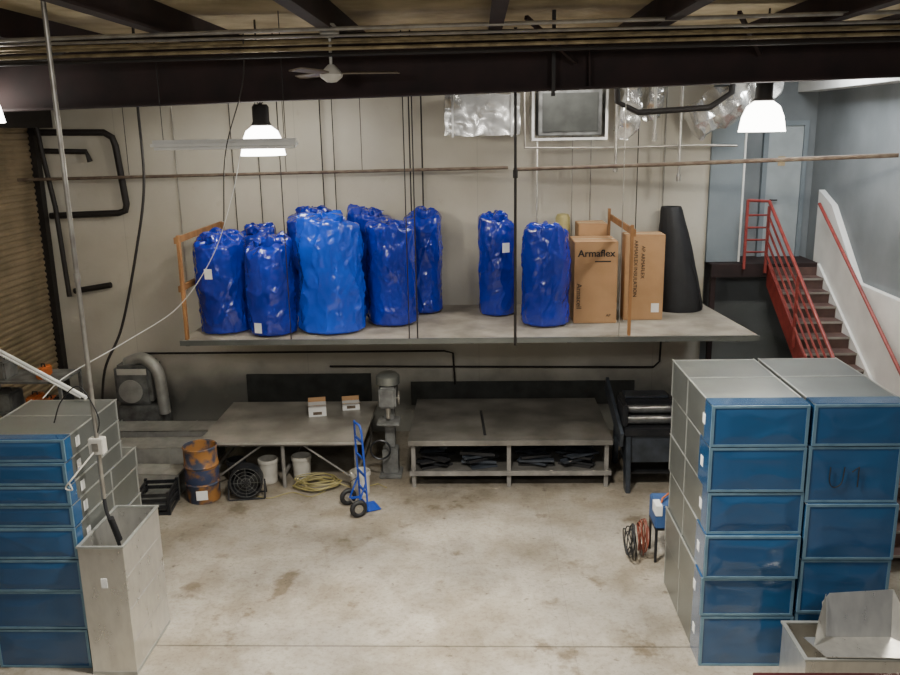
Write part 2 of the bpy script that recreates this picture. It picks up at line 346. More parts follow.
B().bb(-.062,-.022,11.93,14.18,1.40,1.49).done('top_rail',M_WOOD,t,bevel=.003)
B().bb(-.062,-.022,11.93,14.18,.70,.79).done('middle_rail',M_WOOD,t,bevel=.003)
t=thing('lumber_end_rail','raw lumber divider rail beside the cardboard boxes','railing',(2.155,0,PZ+.004))
B().bb(-.02,.02,11.93,12.0,0.0,1.58).done('post',M_WOOD,t,bevel=.003)
B().bb(-.02,.02,14.05,14.12,0.0,1.62).done('post',M_WOOD,t,bevel=.003)
B().bb(.021,.05,11.93,14.12,1.42,1.52).done('top_rail',M_WOOD,t,bevel=.003)
for (x,y,r,m) in [(-2.72,11.9,.008,M_DARKPIPE),(-1.0,11.88,.008,M_DARKPIPE),(-.88,11.88,.010,M_DARKPIPE),(2.0,11.88,.006,M_CONDUIT),
        (-4.02,14.15,.008,M_DARKPIPE),(-3.6,14.2,.008,M_DARKPIPE),(-2.55,14.2,.01,M_DARKPIPE),(-2.35,14.2,.008,M_DARKPIPE),(-1.1,14.2,.012,M_DARKPIPE),(-.9,14.2,.014,M_DARKPIPE),
        (1.55,14.2,.01,M_CONDUIT),(1.85,14.2,.01,M_CONDUIT),(2.6,14.15,.008,M_DARKPIPE),(3.05,14.24,.012,M_CONDUIT),(.98,14.2,.012,M_GALV)]:
    tag(B().cyl((x,y,PZ+.004),(x,y,CZ),r,seg=8).done('suspension_rod',m,smooth=True),'thin steel rod hanging from the roof to the platform','rod','suspension rods')
tag(B().cyl((-5.0,14.26,PZ+.3),(-5.0,14.26,CZ),.008,seg=8).done('wall_wire',M_CONDUIT,smooth=True),'thin wire running up the pale wall','wire')
tag(B().cyl((0.52,11.84,PZ-.1),(0.52,11.84,CZ),.020,seg=12).cyl((.52,11.84,4.55),(.52,11.84,4.66),.035,seg=12).done('vertical_pipe',M_DARKPIPE,smooth=True),'dark vertical pipe passing in front of the platform','pipe')

# ---------------------------------------------------------------- blue rolls
def ridge(p): return 1-abs(noise.noise(p))*2
def roll(x,y,r,h,seed,m,label,tilt=(0,0),lab=None,taper=0.0):
    t=thing('insulation_roll',label,'insulation roll',(x,y,PZ+.012),(tilt[0],tilt[1],seed*.7),group='bagged insulation rolls')
    sv=Vector((seed*3.1,seed*1.7,seed*.9))
    rs=random.Random(seed); ta=rs.uniform(0,6.28); tm=rs.uniform(.05,.11)
    def fn(rr,z,a):
        ca,sa=math.cos(a),math.sin(a)
        P=Vector((ca*r,sa*r,z))
        n=noise.noise(P*2.2+sv)*.085+noise.noise(P*5+sv)*.03
        f1=max(0,ridge(Vector((P.x*4+z*1.5,P.y*4-z*.8,z*.9))+sv))**6
        f2=max(0,ridge(Vector((P.x*6-z*2.2,P.y*6+z*1.2,z*2.0))+sv*2))**5
        f3=max(0,ridge(P*9+sv))**3
        k=.965+n+.045*f1+.03*f2+.012*f3-taper*(z/h)
        zz=z
        if z>h*.8:
            q=(z-h*.8)/(h*.2); q=min(q,1.1)
            zz=z+q*(tm*math.cos(a-ta)*min(rr/r,1)+.06*noise.noise(Vector((ca*1.5,sa*1.5,rr*4))+sv)+.03*noise.noise(P*9+sv))
        return rr*k, zz
    prof=[(r*.88,0),(r*.97,.02)]+[(r*(1-.01*math.sin(i*.3+seed)),.04+(h-.10)*i/60) for i in range(61)]+[(r*.985,h-.03),(r*.94,h),(r*.85,h+.02),(r*.7,h+.015),(r*.55,h+.025),(r*.4,h+.01),(r*.25,h+.02),(r*.1,h+.01),(r*.02,h+.01)]
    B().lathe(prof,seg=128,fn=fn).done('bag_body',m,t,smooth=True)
    bt=B()
    def g2(rr,z,a):
        ca,sa=math.cos(a),math.sin(a)
        n=noise.noise(Vector((ca*2,sa*2,z*6))+sv); n2=noise.noise(Vector((ca*6,sa*6,z*12))+sv)
        return rr*(1+.35*n+.15*n2), z+.08*n+.04*n2
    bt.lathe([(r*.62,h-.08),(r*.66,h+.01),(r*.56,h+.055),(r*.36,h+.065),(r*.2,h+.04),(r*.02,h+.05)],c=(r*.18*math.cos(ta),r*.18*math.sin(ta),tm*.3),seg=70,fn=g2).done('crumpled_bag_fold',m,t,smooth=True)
    if lab:
        a,z=lab; a-=seed*.7
        B().bb(-.06,.06,-.004,0,-.075,.075).done('paper_label',M_PAPER,t,loc=(math.cos(a)*r*1.07,math.sin(a)*r*1.07,z),rot=(0,0,a+math.pi/2),label='small white paper label')
A=-math.pi/2
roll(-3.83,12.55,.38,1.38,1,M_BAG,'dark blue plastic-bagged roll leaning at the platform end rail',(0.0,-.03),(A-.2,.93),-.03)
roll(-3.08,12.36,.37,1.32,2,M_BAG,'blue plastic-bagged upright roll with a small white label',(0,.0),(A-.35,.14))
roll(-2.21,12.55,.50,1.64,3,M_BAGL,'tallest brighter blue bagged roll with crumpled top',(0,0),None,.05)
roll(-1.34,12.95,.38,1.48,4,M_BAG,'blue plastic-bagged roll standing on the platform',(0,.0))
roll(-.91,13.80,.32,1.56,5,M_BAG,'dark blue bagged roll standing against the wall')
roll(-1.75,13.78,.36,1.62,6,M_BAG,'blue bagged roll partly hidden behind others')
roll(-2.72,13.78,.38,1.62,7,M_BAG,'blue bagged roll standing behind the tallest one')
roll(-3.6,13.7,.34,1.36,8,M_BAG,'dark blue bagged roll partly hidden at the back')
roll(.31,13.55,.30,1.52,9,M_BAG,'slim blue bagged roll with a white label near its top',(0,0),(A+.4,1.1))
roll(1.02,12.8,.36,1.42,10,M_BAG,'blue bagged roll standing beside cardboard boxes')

def carton(x0,x1,y0,y1,h,label,rz=0):
    t=thing('cardboard_box',label,'box',((x0+x1)/2,(y0+y1)/2,PZ+.004),(0,0,rz),group='tall cardboard boxes')
    w=(x1-x0)/2; d=(y1-y0)/2
    B().bb(-w,w,-d,d,0,h).done('carton_body',M_CARD,t,bevel=.008)
    B().bb(-w+.002,w-.002,-d+.002,-.006,h,h+.006).done('top_flap',M_CARD,t)
    B().bb(-w+.002,w-.002,.006,d-.002,h,h+.006).done('top_flap',M_CARD,t)
    B().bb(-w*.98,w*.98,-.03,.03,h+.006,h+.009).done('tape_strip',M_TAPE,t)
    return t,w,d
t,w,d=carton(1.45,2.10,12.75,13.5,1.24,'tall tan cardboard box with bold black lettering')
text('Armaflex',.15,M_INK,t,(.0,-d-.004,1.07),(math.pi/2,0,0),off=.0015)
text('Armaflex',.15,M_INK,t,(.004,-d-.0045,1.07),(math.pi/2,0,0),off=.0015)
B().bb(-.02,.22,-d-.003,-d,.94,.96).done('printed_bar',M_INK,t)
text('Armacell',.11,M_INK,t,(-.25,-d-.003,.42),(math.pi/2,math.pi/2,0))
text('AP',.06,M_INK,t,(.2,-d-.003,.12),(math.pi/2,0,0))
t,w,d=carton(2.24,2.84,12.95,13.38,1.31,'taller tan cardboard box with dark printed lines')
text('ARMAFLEX INSULATION',.08,M_INK,t,(-0.14,-d-.003,.80),(math.pi/2,math.pi/2,0))
text('AP ARMAFLEX',.08,M_INK,t,(-0.03,-d-.003,.9),(math.pi/2,math.pi/2,0))
B().bb(.12,.24,-d-.003,-d,.12,.26).done('shipping_label',M_PAPER,t)
t,w,d=carton(1.6,2.05,13.55,14.1,1.42,'plain tan cardboard box behind the lettered one')
tag(B().lathe([(.001,0),(.12,0),(.13,.05),(.12,1.5),(.09,1.56),(.03,1.57),(.001,1.57)],seg=20,fn=lambda r,z,a:(r*(1+.1*noise.noise(Vector((math.cos(a)*2,math.sin(a)*2,z*3)))),z)).done('yellow_wrapped_roll',M_YEL,smooth=True,loc=(1.38,13.9,PZ+.002)),'thin yellow wrapped roll behind blue bags','roll')
t=thing('black_rubber_roll','loosely rolled black rubber sheet tapering to the top','rubber roll',(3.27,13.82,PZ+.005))
def fc(r,z,a):
    p=Vector((math.cos(a)*1.2,math.sin(a)*1.2,z)); return r*(1+.1*noise.noise(p)+.04*noise.noise(p*3)),z
b=B().lathe([(.40,0),(.405,.05),(.39,.2),(.36,.45),(.32,.7),(.28,1.0),(.24,1.25),(.20,1.45),(.18,1.60),(.16,1.66),(.10,1.65),(.001,1.55)],seg=56,fn=fc)
for v in b.bm.verts: v.co.x-=max(v.co.z-.3,0)*.13
b.done('rolled_sheet',M_RUBBER,t,smooth=True)
B().tube([(.33,-.25,.02),(.22,-.24,.5),(.06,-.22,.95),(-.06,-.17,1.35)],.015,8,smooth=True).done('overlap_edge',M_RUBBER,t,smooth=True)

# ---------------------------------------------------------------- wall pipes
def pipe(name,pts,r,m,label,cat='pipe',smooth=False,seg=10):
    return tag(B().tube(pts,r,seg,smooth=smooth).done(name,m,smooth=True),label,cat)
pipe('sprinkler_pipe',[(-7.3,13.5,4.55),(0.48,13.5,4.62)],.026,M_RUSTPIPE,'rusty horizontal sprinkler pipe along the pale wall')
pipe('sprinkler_pipe',[(.56,13.3,4.6),(2.5,12.7,4.66),(5.3,11.1,4.80)],.030,M_RUSTPIPE,'rusty horizontal sprinkler pipe crossing before the staircase wall')
for x in (-5.5,-3,-1.8): tag(B().cyl((x,13.5,4.6),(x,13.5,CZ),.006,seg=6).done('pipe_hanger',M_DARKPIPE),'thin hanger rod holding the sprinkler pipe','hanger','pipe hangers')
pipe('black_pipe_loop',[(-7.2,14.0,5.28),(-6.05,14.0,5.26),(-5.92,14.0,5.18),(-5.88,14,5.05),(-5.80,14.0,4.1),(-5.83,14,4.0),(-5.95,14,3.96),(-7.1,14,3.93)],.055,M_DARKPIPE,'thick black gas pipe looping on the wall near the roll-up door')
pipe('black_pipe_branch',[(-7.1,14.05,4.98),(-6.4,14.05,4.96),(-6.35,14.05,4.8)],.045,M_DARKPIPE,'short black gas pipe branch on the wall')
pipe('black_pipe_riser',[(-7.1,13.8,5.9),(-7.0,13.8,4.9),(-6.9,13.8,4.1),(-6.85,13.8,2.6)],.04,M_DARKPIPE,'black pipe riser beside the roll-up door')
pipe('wall_bracket_arm',[(-6.95,14.2,2.62),(-6.3,14.2,2.72)],.05,M_DARKPIPE,'dark steel bracket arm on the wall corner')
pipe('wall_conduit',[(-5.9,14.2,1.50),(-.6,14.2,1.50),(-.45,14.2,1.46),(-.42,14.2,.9)],.018,M_DARKPIPE,'dark conduit run along the wall below the platform')
pipe('wall_conduit',[(-2.6,14.2,1.24),(3.0,14.2,1.18),(3.1,14.2,1.28),(3.12,14.2,2.1)],.018,M_DARKPIPE,'dark conduit under the platform bending up')
tag(B().bb(-4.1,-1.9,14.26,14.3,.5,1.08).done('dark_wall_board',M_BOARD),'dark grimy board fixed on the wall behind the table','board')
tag(B().bb(-1.2,2.7,14.27,14.3,.5,.92).done('dark_wall_board',M_BOARD),'dark grimy board fixed on the wall behind the workbench','board')
pipe('hanging_cable',[(-4.24,11,CZ),(-4.28,11,5.6),(-4.3,11,4.6),(-4.5,11,3.7),(-4.8,11,2.7),(-5.1,11,2.1),(-5.5,11.6,1.2)],.018,M_DARKPIPE,'black cable hanging from the roof','cable',True)
pipe('thin_black_wire',[(-2.35,9.0,6.2),(-2.45,9.2,5.7),(-2.8,9.6,5.0),(-3.0,10,4.2)],.007,M_DARKPIPE,'thin black wire hanging from the roof conduits','wire',True,6)
pipe('extension_lead',[(-2.7,9.9,5.04),(-2.85,9.9,4.5),(-3.15,9.95,3.8),(-3.6,9.9,3.2),(-4.15,9.7,2.85),(-4.62,9.0,2.6),(-4.7,8.6,2.47)],.005,M_PAPER,'white cord drooping from the fixture to the duct stack','cable',True,6)
pipe('white_tube',[(-5.9,9.2,3.12),(-4.2,8.55,2.49)],.022,M_PAPER,'long white tube leaning on the duct stack','tube')
pipe('white_tube',[(-5.95,9.4,2.98),(-4.3,8.62,2.47)],.012,M_PAPER,'thinner white tube leaning on the duct stack','tube')
t=thing('foil_insulated_duct','duct wrapped in crinkled silver foil high on the wall','duct',(0.08,13.75,5.42))
b=B().box((0,0,0),(1.15,.7,.62)); bmesh.ops.subdivide_edges(b.bm,edges=b.bm.edges[:],cuts=10,use_grid_fill=True)
for v in b.bm.verts: v.co+=Vector((noise.noise(v.co*5),noise.noise(v.co*5+Vector((9,0,0))),noise.noise(v.co*5+Vector((0,9,0)))))*.03
b.done('foil_wrap',M_FOIL,t,smooth=True)
for x in (-.45,.45): B().bb(x-.015,x+.015,-.37,-.355,-.33,1.08).done('strap',M_GALV,t)
t=thing('air_handler_unit','gray sheet metal air handler box under the roof','air handler',(1.42,13.75,5.42))
B().bb(-.48,.48,-.35,.35,-.33,.4).done('cabinet',M_MACH,t,bevel=.01)
B().bb(-.42,.42,-.365,-.35,-.27,.3).done('access_panel',M_BOARD,t,bevel=.004)
B().bb(-.58,-.54,-.3,.3,-.36,1.0).bb(.54,.58,-.3,.3,-.36,1.0).bb(-.58,.58,-.3,.3,-.4,-.36).done('support_frame',M_GALV,t)
def crumple_tube(name,pts,r,label,m=M_FOIL):
    b=B().tube([Vector(p) for p in catmull([Vector(p) for p in pts],12)],r,24)
    for v in b.bm.verts: v.co+=Vector((noise.noise(v.co*6),noise.noise(v.co*6+Vector((9,0,0))),noise.noise(v.co*6+Vector((0,9,0)))))*.09
    return tag(b.done(name,m,smooth=True),label,'duct')
crumple_tube('flexible_foil_duct',[(2.3,13.9,6.47),(2.36,13.6,5.85),(2.32,13.5,5.35),(2.24,13.6,5.1)],.15,'crumpled silver flexible duct dropping down')
crumple_tube('flexible_foil_duct',[(2.75,13.9,6.49),(2.76,13.85,5.9),(2.78,14.05,5.35)],.15,'crumpled silver flexible duct beside the air handler')
crumple_tube('flexible_foil_duct',[(3.25,13.3,5.24),(3.5,13.3,5.38),(3.8,13.2,5.55),(4.2,13.2,5.75),(4.4,13.2,6.1),(4.45,13.2,6.45)],.26,'thick crumpled silver flexible duct rising along the wall')
pipe('black_refrigerant_pipe',[(1.95,12.6,CZ),(2.0,12.6,5.55),(2.3,12.6,5.40),(3.3,12.6,5.45),(3.6,12.6,5.65),(3.65,12.6,CZ)],.045,M_DARKPIPE,'black insulated pipe beneath the roof beside foil duct')
for x,z0 in ((2.06,4.55),(2.62,5.0),(3.0,4.4)): 
    tag(B().cyl((x,13.0,z0),(x,13.0,CZ),.022,seg=10).cyl((x,13.0,z0),(x,13.0,z0+.1),.035,seg=10).done('vertical_drain_pipe',M_CONDUIT,smooth=True),'thin gray vertical drain pipe beneath the air handler','pipe','drain pipes')
pipe('drain_pipe_run',[(.70,13.2,CZ),(.72,13.2,4.92),(2.0,13.2,4.90),(3.3,13.2,4.92),(3.9,13.2,4.9)],.018,M_CONDUIT,'thin horizontal drain pipe below the air handler')

# ---------------------------------------------------------------- landing and stairs
t=thing('stair_landing','dark steel landing at the gray door','landing',(4.7,14.45,2.98))
B().bb(-.85,.89,-.43,.44,-.02,0).bb(-.85,.89,-.43,-.40,-.22,-.02).done('landing_deck',M_BEAM,t)
B().bb(-.84,-.76,-.39,-.31,-2.98,-.02).done('support_post',M_BEAM,t)
t=thing('staircase','steel staircase with dark brown treads and red railing','stairs',(0,0,0))
NS=17; RI=2.96/NS; RUN=.285
for i in range(NS-1):
    z=2.96-RI*(i+1); y=14.0-RUN*i
    B().bb(4.80,5.55,y-RUN-.03,y,z-.04,z).bb(4.80,5.55,y-.015,y,z,z+RI-.041).done('tread',M_STEP,t)
    B().bb(4.80,5.55,y-RUN-.036,y-RUN-.030,z-.03,z+.002).done('tread_nosing',M_TABLE2,t)
def sl(y): return 2.96-(14.0-y)*RI/RUN
for x in (4.75,5.555):
    B().poly([(x,14.0,2.98),(x,14.0,2.62),(x,9.55,sl(9.55)-.33),(x,9.3,0),(x,9.15,0.1),(x,9.35,sl(9.35)+.1)],(.04,0,0)).done('stringer',M_RED if x<5 else M_WHITEWALL,t)
B().tube([(4.36,13.99,4.02),(4.70,13.98,4.0),(4.70,9.45,sl(9.45)+1.0)],.026,10).done('handrail',M_RED,t,smooth=True)
for k,h in enumerate((.2,.4,.6,.8)):
    B().tube([(4.36,13.99,2.98+h),(4.70,13.98,2.98+h),(4.70,9.45,sl(9.45)+h)],.018,8).done('rail_bar',M_RED,t,smooth=True)
for y in (13.96,12.5,11.0,9.5):
    B().bb(4.68,4.72,y-.02,y+.02,sl(y)-.1,sl(y)+.99).done('rail_post',M_RED,t)
B().bb(4.34,4.38,13.97,14.01,2.9,4.03).done('rail_post',M_RED,t)
B().tube([(5.50,13.98,3.95),(5.50,9.4,sl(9.4)+.98)],.026,10).done('wall_handrail',M_RED,t,smooth=True)

# ---------------------------------------------------------------- duct stacks
def duct(x0,x1,y0,y1,z0,z1,side,seed,label,grp,lab=True,wrap=.28):
    w=(x1-x0)/2; d=(y1-y0)/2; h=z1-z0-.012
    rnd=random.Random(seed)
    t=thing('wrapped_duct_section',label,'duct',((x0+x1)/2+rnd.uniform(-.010,.010),(y0+y1)/2+rnd.uniform(-.02,.02),z0+.002),(0,0,rnd.uniform(-.007,.007)),group=grp)
    B().bb(-w,w,-d,d,0,h).done('sheet_metal_body',M_GALVD,t)
    for yy in (d-.03,0.12*d):
        q=.004
        B().bb(-w-q,-w,yy-.012,yy+.012,0,h).bb(w,w+q,yy-.012,yy+.012,0,h).bb(-w-q,w+q,yy-.012,yy+.012,h,h+q).done('standing_seam',M_SEAM,t)
    e=.007
    for sx_ in (-1,1):
        B().bb(sx_*w-e,sx_*w+e,-d,d,h-e,h+e*.8).done('corner_seam',M_SEAM,t)
    f=.022
    B().bb(-w-.005,w+.005,-d-.022,-d,0,f).bb(-w-.005,w+.005,-d-.022,-d,h-f,h).bb(-w-.005,-w+f,-d-.022,-d,f,h-f).bb(w-f,w+.005,-d-.022,-d,f,h-f).done('end_flange',M_RIM,t)
    b=B(); nx,nz=36,18; g=[]
    for i in range(nx+1):
        row=[]
        for j in range(nz+1):
            X=-w+f+(2*w-2*f)*i/nx; Z=f+(h-2*f)*j/nz
            e=min(i,nx-i,j*1.5,(nz-j)*1.5)/6; e=min(e,1)
            Y=-d-.016-.007*e*(1+noise.noise(Vector((X*1.6+seed,Z*2,seed)))) -.004*e*max(0,ridge(Vector((X*2+Z*2,Z*3-X*1,seed*1.7))))**4
            row.append(b.bm.verts.new((X,Y,Z)))
        g.append(row)
    for i in range(nx):
        for j in range(nz): b.bm.faces.new((g[i][j],g[i+1][j],g[i+1][j+1],g[i][j+1]))
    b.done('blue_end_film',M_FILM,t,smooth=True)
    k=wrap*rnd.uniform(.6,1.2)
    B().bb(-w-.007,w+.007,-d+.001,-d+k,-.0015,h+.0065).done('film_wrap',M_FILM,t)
    if lab:
        xx=-w-.008 if side<0 else w+.008; yy=-d+.22 if side<0 else -d+.25
        B().bb(xx-.002,xx+.002,yy-.04,yy+.04,h*.5-.05,h*.5+.05).done('paper_label',M_PAPER,t,label='small white paper label')
    return t,w,d,h
G='film-wrapped ducts stacked beside the stairs'
zs=[0,.556,.966,1.42,1.85,2.30,2.71]
for i in range(6):
    duct(2.14,3.02,7.5,9.1,zs[i],zs[i+1],-1,20+i,'gray sheet metal duct with blue film over its end',G,True)
zs=[0,.60,1.17,1.745,2.31,2.72]
for i in range(5):
    t,w,d,h=duct(3.065,3.90,7.5,9.1,zs[i],zs[i+1],-1,40+i,'wide sheet metal duct end-wrapped in blue film',G,False)
    if i==3:
        B().tube([(-.22,0,.36),(-.22,0,.22),(-.18,0,.16),(-.11,0,.20),(-.09,0,.36)],.005,6,smooth=True).done('marker_stroke',M_INK,t,loc=(0,-d-.036,0))
        B().tube([(-.02,0,.31),(.04,0,.36),(.04,0,.16)],.005,6).done('marker_stroke',M_INK,t,loc=(0,-d-.036,0))
G='film-wrapped ducts stacked beside the open duct'
zs=[0,.44,.86,1.21,1.54,1.77,1.975,2.21,2.44]
for i in range(8):
    y1=9.0 if i<5 else 8.66
    duct(-4.85,-3.92,7.43,y1,zs[i],zs[i+1],1,60+i,'gray sheet metal duct with blue film over its end',G,i>2,.14)
for i,(a,b_) in enumerate([(0,.5),(.5,1.0),(1.0,1.5),(1.5,1.95)]):
    duct(-5.78,-4.90,8.0,9.3,a,b_,1,80+i,'sheet metal duct wrapped in blue film, partly hidden',G,False)
t=thing('open_duct_section','tall open-topped galvanized duct standing on end','duct',(-3.64,7.77,0.002))
b=B(); w,d,h,th=.22,.46,1.37,.012
b.bb(-w,w,-d,-d+th,0,h).bb(-w,w,d-th,d,0,h).bb(-w,-w+th,-d+th,d-th,0,h).bb(w-th,w,-d+th,d-th,0,h)
b.done('duct_wall',M_GALV,t)
b=B(); q=.035
b.bb(-w-q*.3,w+q*.3,-d-q*.3,-d+q*.5,h,h+.02).bb(-w-q*.3,w+q*.3,d-q*.5,d+q*.3,h,h+.02).bb(-w-q*.3,-w+q*.5,-d+q*.5,d-q*.5,h,h+.02).bb(w-q*.5,w+q*.3,-d+q*.5,d-q*.5,h,h+.02)
b.done('top_flange',M_SEAM,t)
B().bb(-w-.005,w+.005,-d-.005,d+.005,.0,.03).done('bottom_flange',M_SEAM,t)
B().bb(-.03,.03,-d-.004,-d,.95,1.05).done('paper_label',M_PAPER,t)
for zz in (.35,.7,1.05): B().bb(w,w+.004,-d,d,zz-.004,zz+.004).done('stiffening_rib',M_GALV,t)

t=thing('power_drop','vertical conduit power drop with switch box hanging from the roof','conduit',(-3.69,7.62,0))
B().cyl((0,0,1.75),(0,0,CZ),.022,seg=12).cyl((0,0,3.9),(0,0,3.98),.03,seg=12).done('conduit_pipe',M_CONDUIT,t,smooth=True)
B().bb(-.07,.07,-.05,.05,2.22,2.38).done('switch_box',M_FIXT,t,bevel=.006)
B().bb(-.03,.03,-.06,-.05,2.26,2.34).done('switch_cover',M_CONDUIT,t)
B().tube([(.0,0,1.75),(.02,-.02,1.62),(.05,-.02,1.5),(.08,.05,1.2)],[.018]*25,8,smooth=True).done('rubber_cord',M_RUBBER,t,smooth=True)
B().cyl((.05,-.02,1.55),(.08,.05,1.28),.032,seg=12).done('plug',M_RUBBER,t,smooth=True)
B().tube([(-.02,-.05,2.25),(-.12,-.3,2.1),(-.2,-.32,2.0),(-.14,-.32,1.98),(-.16,-.32,2.05)],.008,8,smooth=True).done('loose_lead',M_FIXT,t,smooth=True)
B().tube([(0,0,2.38),(.05,-.02,2.6),(-.1,-.02,2.9),(-.3,0,2.75),(-.45,.1,2.5)],.006,8,smooth=True).done('looped_cord',M_RUBBER,t,smooth=True)

# ---------------------------------------------------------------- work tables
t=thing('layout_table','large low steel-topped layout table on pipe legs','table',(-2.95,12.72,0))
B().bb(-1.24,1.23,-.97,.98,.72,.76).done('table_top',M_TABLE2,t,bevel=.004)
for x in (-1.1,0,1.1):
    for y in (-.85,.85): B().cyl((x,y,0),(x,y,.72),.03,seg=12).done('leg',M_LEG,t,smooth=True)
for y in (-.85,.85): B().bar((-1.1,y,.69),(1.1,y,.69),.05,.05).done('apron_rail',M_LEG,t)
for x in (-1.1,0,1.1): B().bar((x,-.85,.2),(x,.85,.2),.04,.04).done('cross_rail',M_LEG,t)
for s in (-1,1): B().cyl((s*1.1,-.85,.1),(s*.3,-.85,.68),.015,seg=8).done('diagonal_brace',M_LEG,t)
t=thing('steel_workbench','long steel-topped workbench with lower shelf','workbench',(.45,12.8,0))
B().bb(-1.51,1.5,-1.0,1.0,.735,.76).bb(-1.51,1.5,-1.02,-1.0,.68,.762).done('bench_top',M_TABLE,t,bevel=.003)
for x in (-1.44,-.02,1.42):
    for y in (-.93,.93): B().bb(x-.03,x+.03,y-.03,y+.03,0,.735).done('leg',M_LEG,t)
B().bb(-1.5,1.49,-.98,.98,.24,.265).done('lower_shelf',M_TABLE,t)
B().bb(-1.5,1.49,-1.0,-.98,.20,.27).done('shelf_edge',M_LEG,t)
tag(B().bb(-.02,.02,-.55,.55,0,.02).done('dark_steel_strip',M_MACHD,loc=(.05,12.55,.764),rot=(0,0,.05)),'narrow dark steel strip lying on the workbench','strip')
R=random.Random(5)
for bx,n in ((-.68,4),(.0,5),(.80,4),(1.48,5)):
    for by in (12.02,12.42):
        for kz in range(n):
            l=R.uniform(.36,.56); ww=R.uniform(.04,.08); hh=R.uniform(.028,.044); b=B()
            b.bb(-l/2,l/2,-ww,ww,0,.006).bb(-l/2,l/2,-ww,-ww+.006,.006,hh).bb(-l/2,l/2*.8,ww-.006,ww,.006,hh*.8)
            if kz%2==0: b.bb(-l/2,l/2,-ww+.006,ww-.006,.006,.02)
            tag(b.done('metal_offcut',R.choice([M_MACHD,M_MACHS,M_RUBBER]),loc=(bx+R.uniform(-.06,.06),by+R.uniform(-.04,.04),.267+.046*kz),rot=(0,0,R.uniform(-.6,.6))),'dark bent sheet metal offcut on the lower shelf','scrap metal','metal offcuts on the workbench shelf')
for (x,y,s,la) in ((-2.62,13.0,(.28,.2,.19),'small open white carton on the layout table'),(-2.12,13.3,(.28,.17,.12),'small white and tan carton on the layout table')):
    t=thing('small_carton',la,'box',(x,y,.762),(0,0,.2)); a,b_,c=s
    B().bb(-a/2,a/2,-b_/2,b_/2,0,c).done('carton_body',M_PAPER,t,bevel=.003)
    B().poly([(-a/2,-b_/2,c),(a/2,-b_/2,c),(a/2+.01,-b_/2-.07,c+.02),(-a/2-.01,-b_/2-.07,c+.02)],(0,0,.003)).done('flap',M_CARD,t)
    B().poly([(-a/2,b_/2,c),(a/2,b_/2,c),(a/2,b_/2+.04,c+.06),(-a/2,b_/2+.04,c+.06)],(0,0,.003)).done('flap',M_CARD,t)
    B().bb(-.07,.07,-b_/2-.002,-b_/2,.03,.08).done('printed_mark',M_RUSTPIPE,t)

t=thing('pedestal_machine','gray cast iron pedestal machine with round cap and handwheel','machine',(-1.38,12.35,0))
B().bb(-.17,.17,-.2,.2,0,.06).bb(-.12,.12,-.12,.14,.06,.45).done('base',M_MACH,t,bevel=.015)
B().bb(-.075,.075,-.05,.13,.45,1.2).done('column',M_MACH,t,bevel=.02)
B().bb(-.17,.17,-.25,.1,.88,.92).cyl((0,.05,.80),(0,.05,.9),.08).done('work_table',M_MACH,t,bevel=.005)
B().bb(-.13,.13,-.25,.2,1.15,1.48).done('head',M_MACH,t,bevel=.03)
B().lathe([(.001,1.66),(.13,1.66),(.18,1.62),(.18,1.50),(.12,1.48),(.001,1.48)],c=(0,-.05,0),seg=24).done('round_cap',M_GALVD,t,smooth=True)
B().cyl((0,-.17,.98),(0,-.17,1.2),.03,.045,seg=12).done('spindle',M_CONDUIT,t,smooth=True)
B().torus((.16,-.1,1.28),.10,.01,'X',20,6).cyl((.12,-.1,1.28),(.17,-.1,1.28),.02,seg=10).bar((.16,-.2,1.28),(.16,0,1.28),.012).bar((.16,-.1,1.18),(.16,-.1,1.38),.012).done('hand_wheel',M_CONDUIT,t,smooth=True)
B().cyl((0,.2,1.2),(0,.2,1.5),.085,seg=16).done('motor',M_MACHD,t,smooth=True)
B().torus((-.13,-.24,.5),.15,.015,'Y',24,6).done('foot_pedal_ring',M_MACHD,t,smooth=True)

t=thing('slip_roll_machine','bulky black and gray sheet metal rolling machine','machine',(2.52,12.25,0))
for x in (-.40,.38):
    B().poly([(x,-.66,0),(x,-.46,0),(x,-.34,.52),(x,.42,.52),(x,.50,0),(x,.66,0),(x,.56,.84),(x,-.56,.84)],(.07,0,0)).done('side_frame',M_MACHS,t,bevel=.008)
B().bb(-.42,.47,-.56,.60,.845,.95).done('bed',M_MACHD,t,bevel=.012)
B().bb(-.32,.37,-.44,.44,.22,.25).done('lower_tray',M_MACHD,t)
B().bb(-.32,.37,-.50,-.46,.42,.84).done('front_panel',M_MACHS,t,bevel=.01)
B().bb(-.32,.37,-.44,.42,.50,.84).done('gear_housing',M_MACHD,t,bevel=.02)
for yy,zz in ((-.34,1.03),(-.20,1.14),(-.06,1.03)):
    B().cyl((-.36,yy,zz),(.42,yy,zz),.065,seg=20).done('roller',M_ROLL,t,smooth=True)
for x in (-.44,.42): B().bb(x,x+.08,-.46,.08,.952,1.28).done('roller_bracket',M_MACHD,t,bevel=.02)
B().bb(-.36,.42,.14,.56,.952,1.18).done('back_housing',M_MACHD,t,bevel=.02)
B().bb(-.30,.36,.2,.5,1.182,1.22).done('top_cover',M_MACHS,t,bevel=.01)
B().bar((-.47,-.60,.80),(-.50,.75,1.26),.05,.24).done('slanted_side_bar',M_MACHS,t,bevel=.006)
B().cyl((.50,-.15,1.1),(.58,-.15,1.1),.025,seg=8).cyl((.58,-.15,1.1),(.58,-.35,1.25),.014,seg=8).done('crank_handle',M_CONDUIT,t,smooth=True)
t=thing('storage_cart','small dark steel cart near the wall','cart',(3.38,13.4,0))
for x in (-.25,.25):
    for y in (-.3,.3): B().bb(x-.02,x+.02,y-.02,y+.02,0,.8).done('leg',M_MACHD,t)
for z in (.25,.78): B().bb(-.28,.28,-.33,.33,z,z+.03).done('tray',M_MACHD,t)

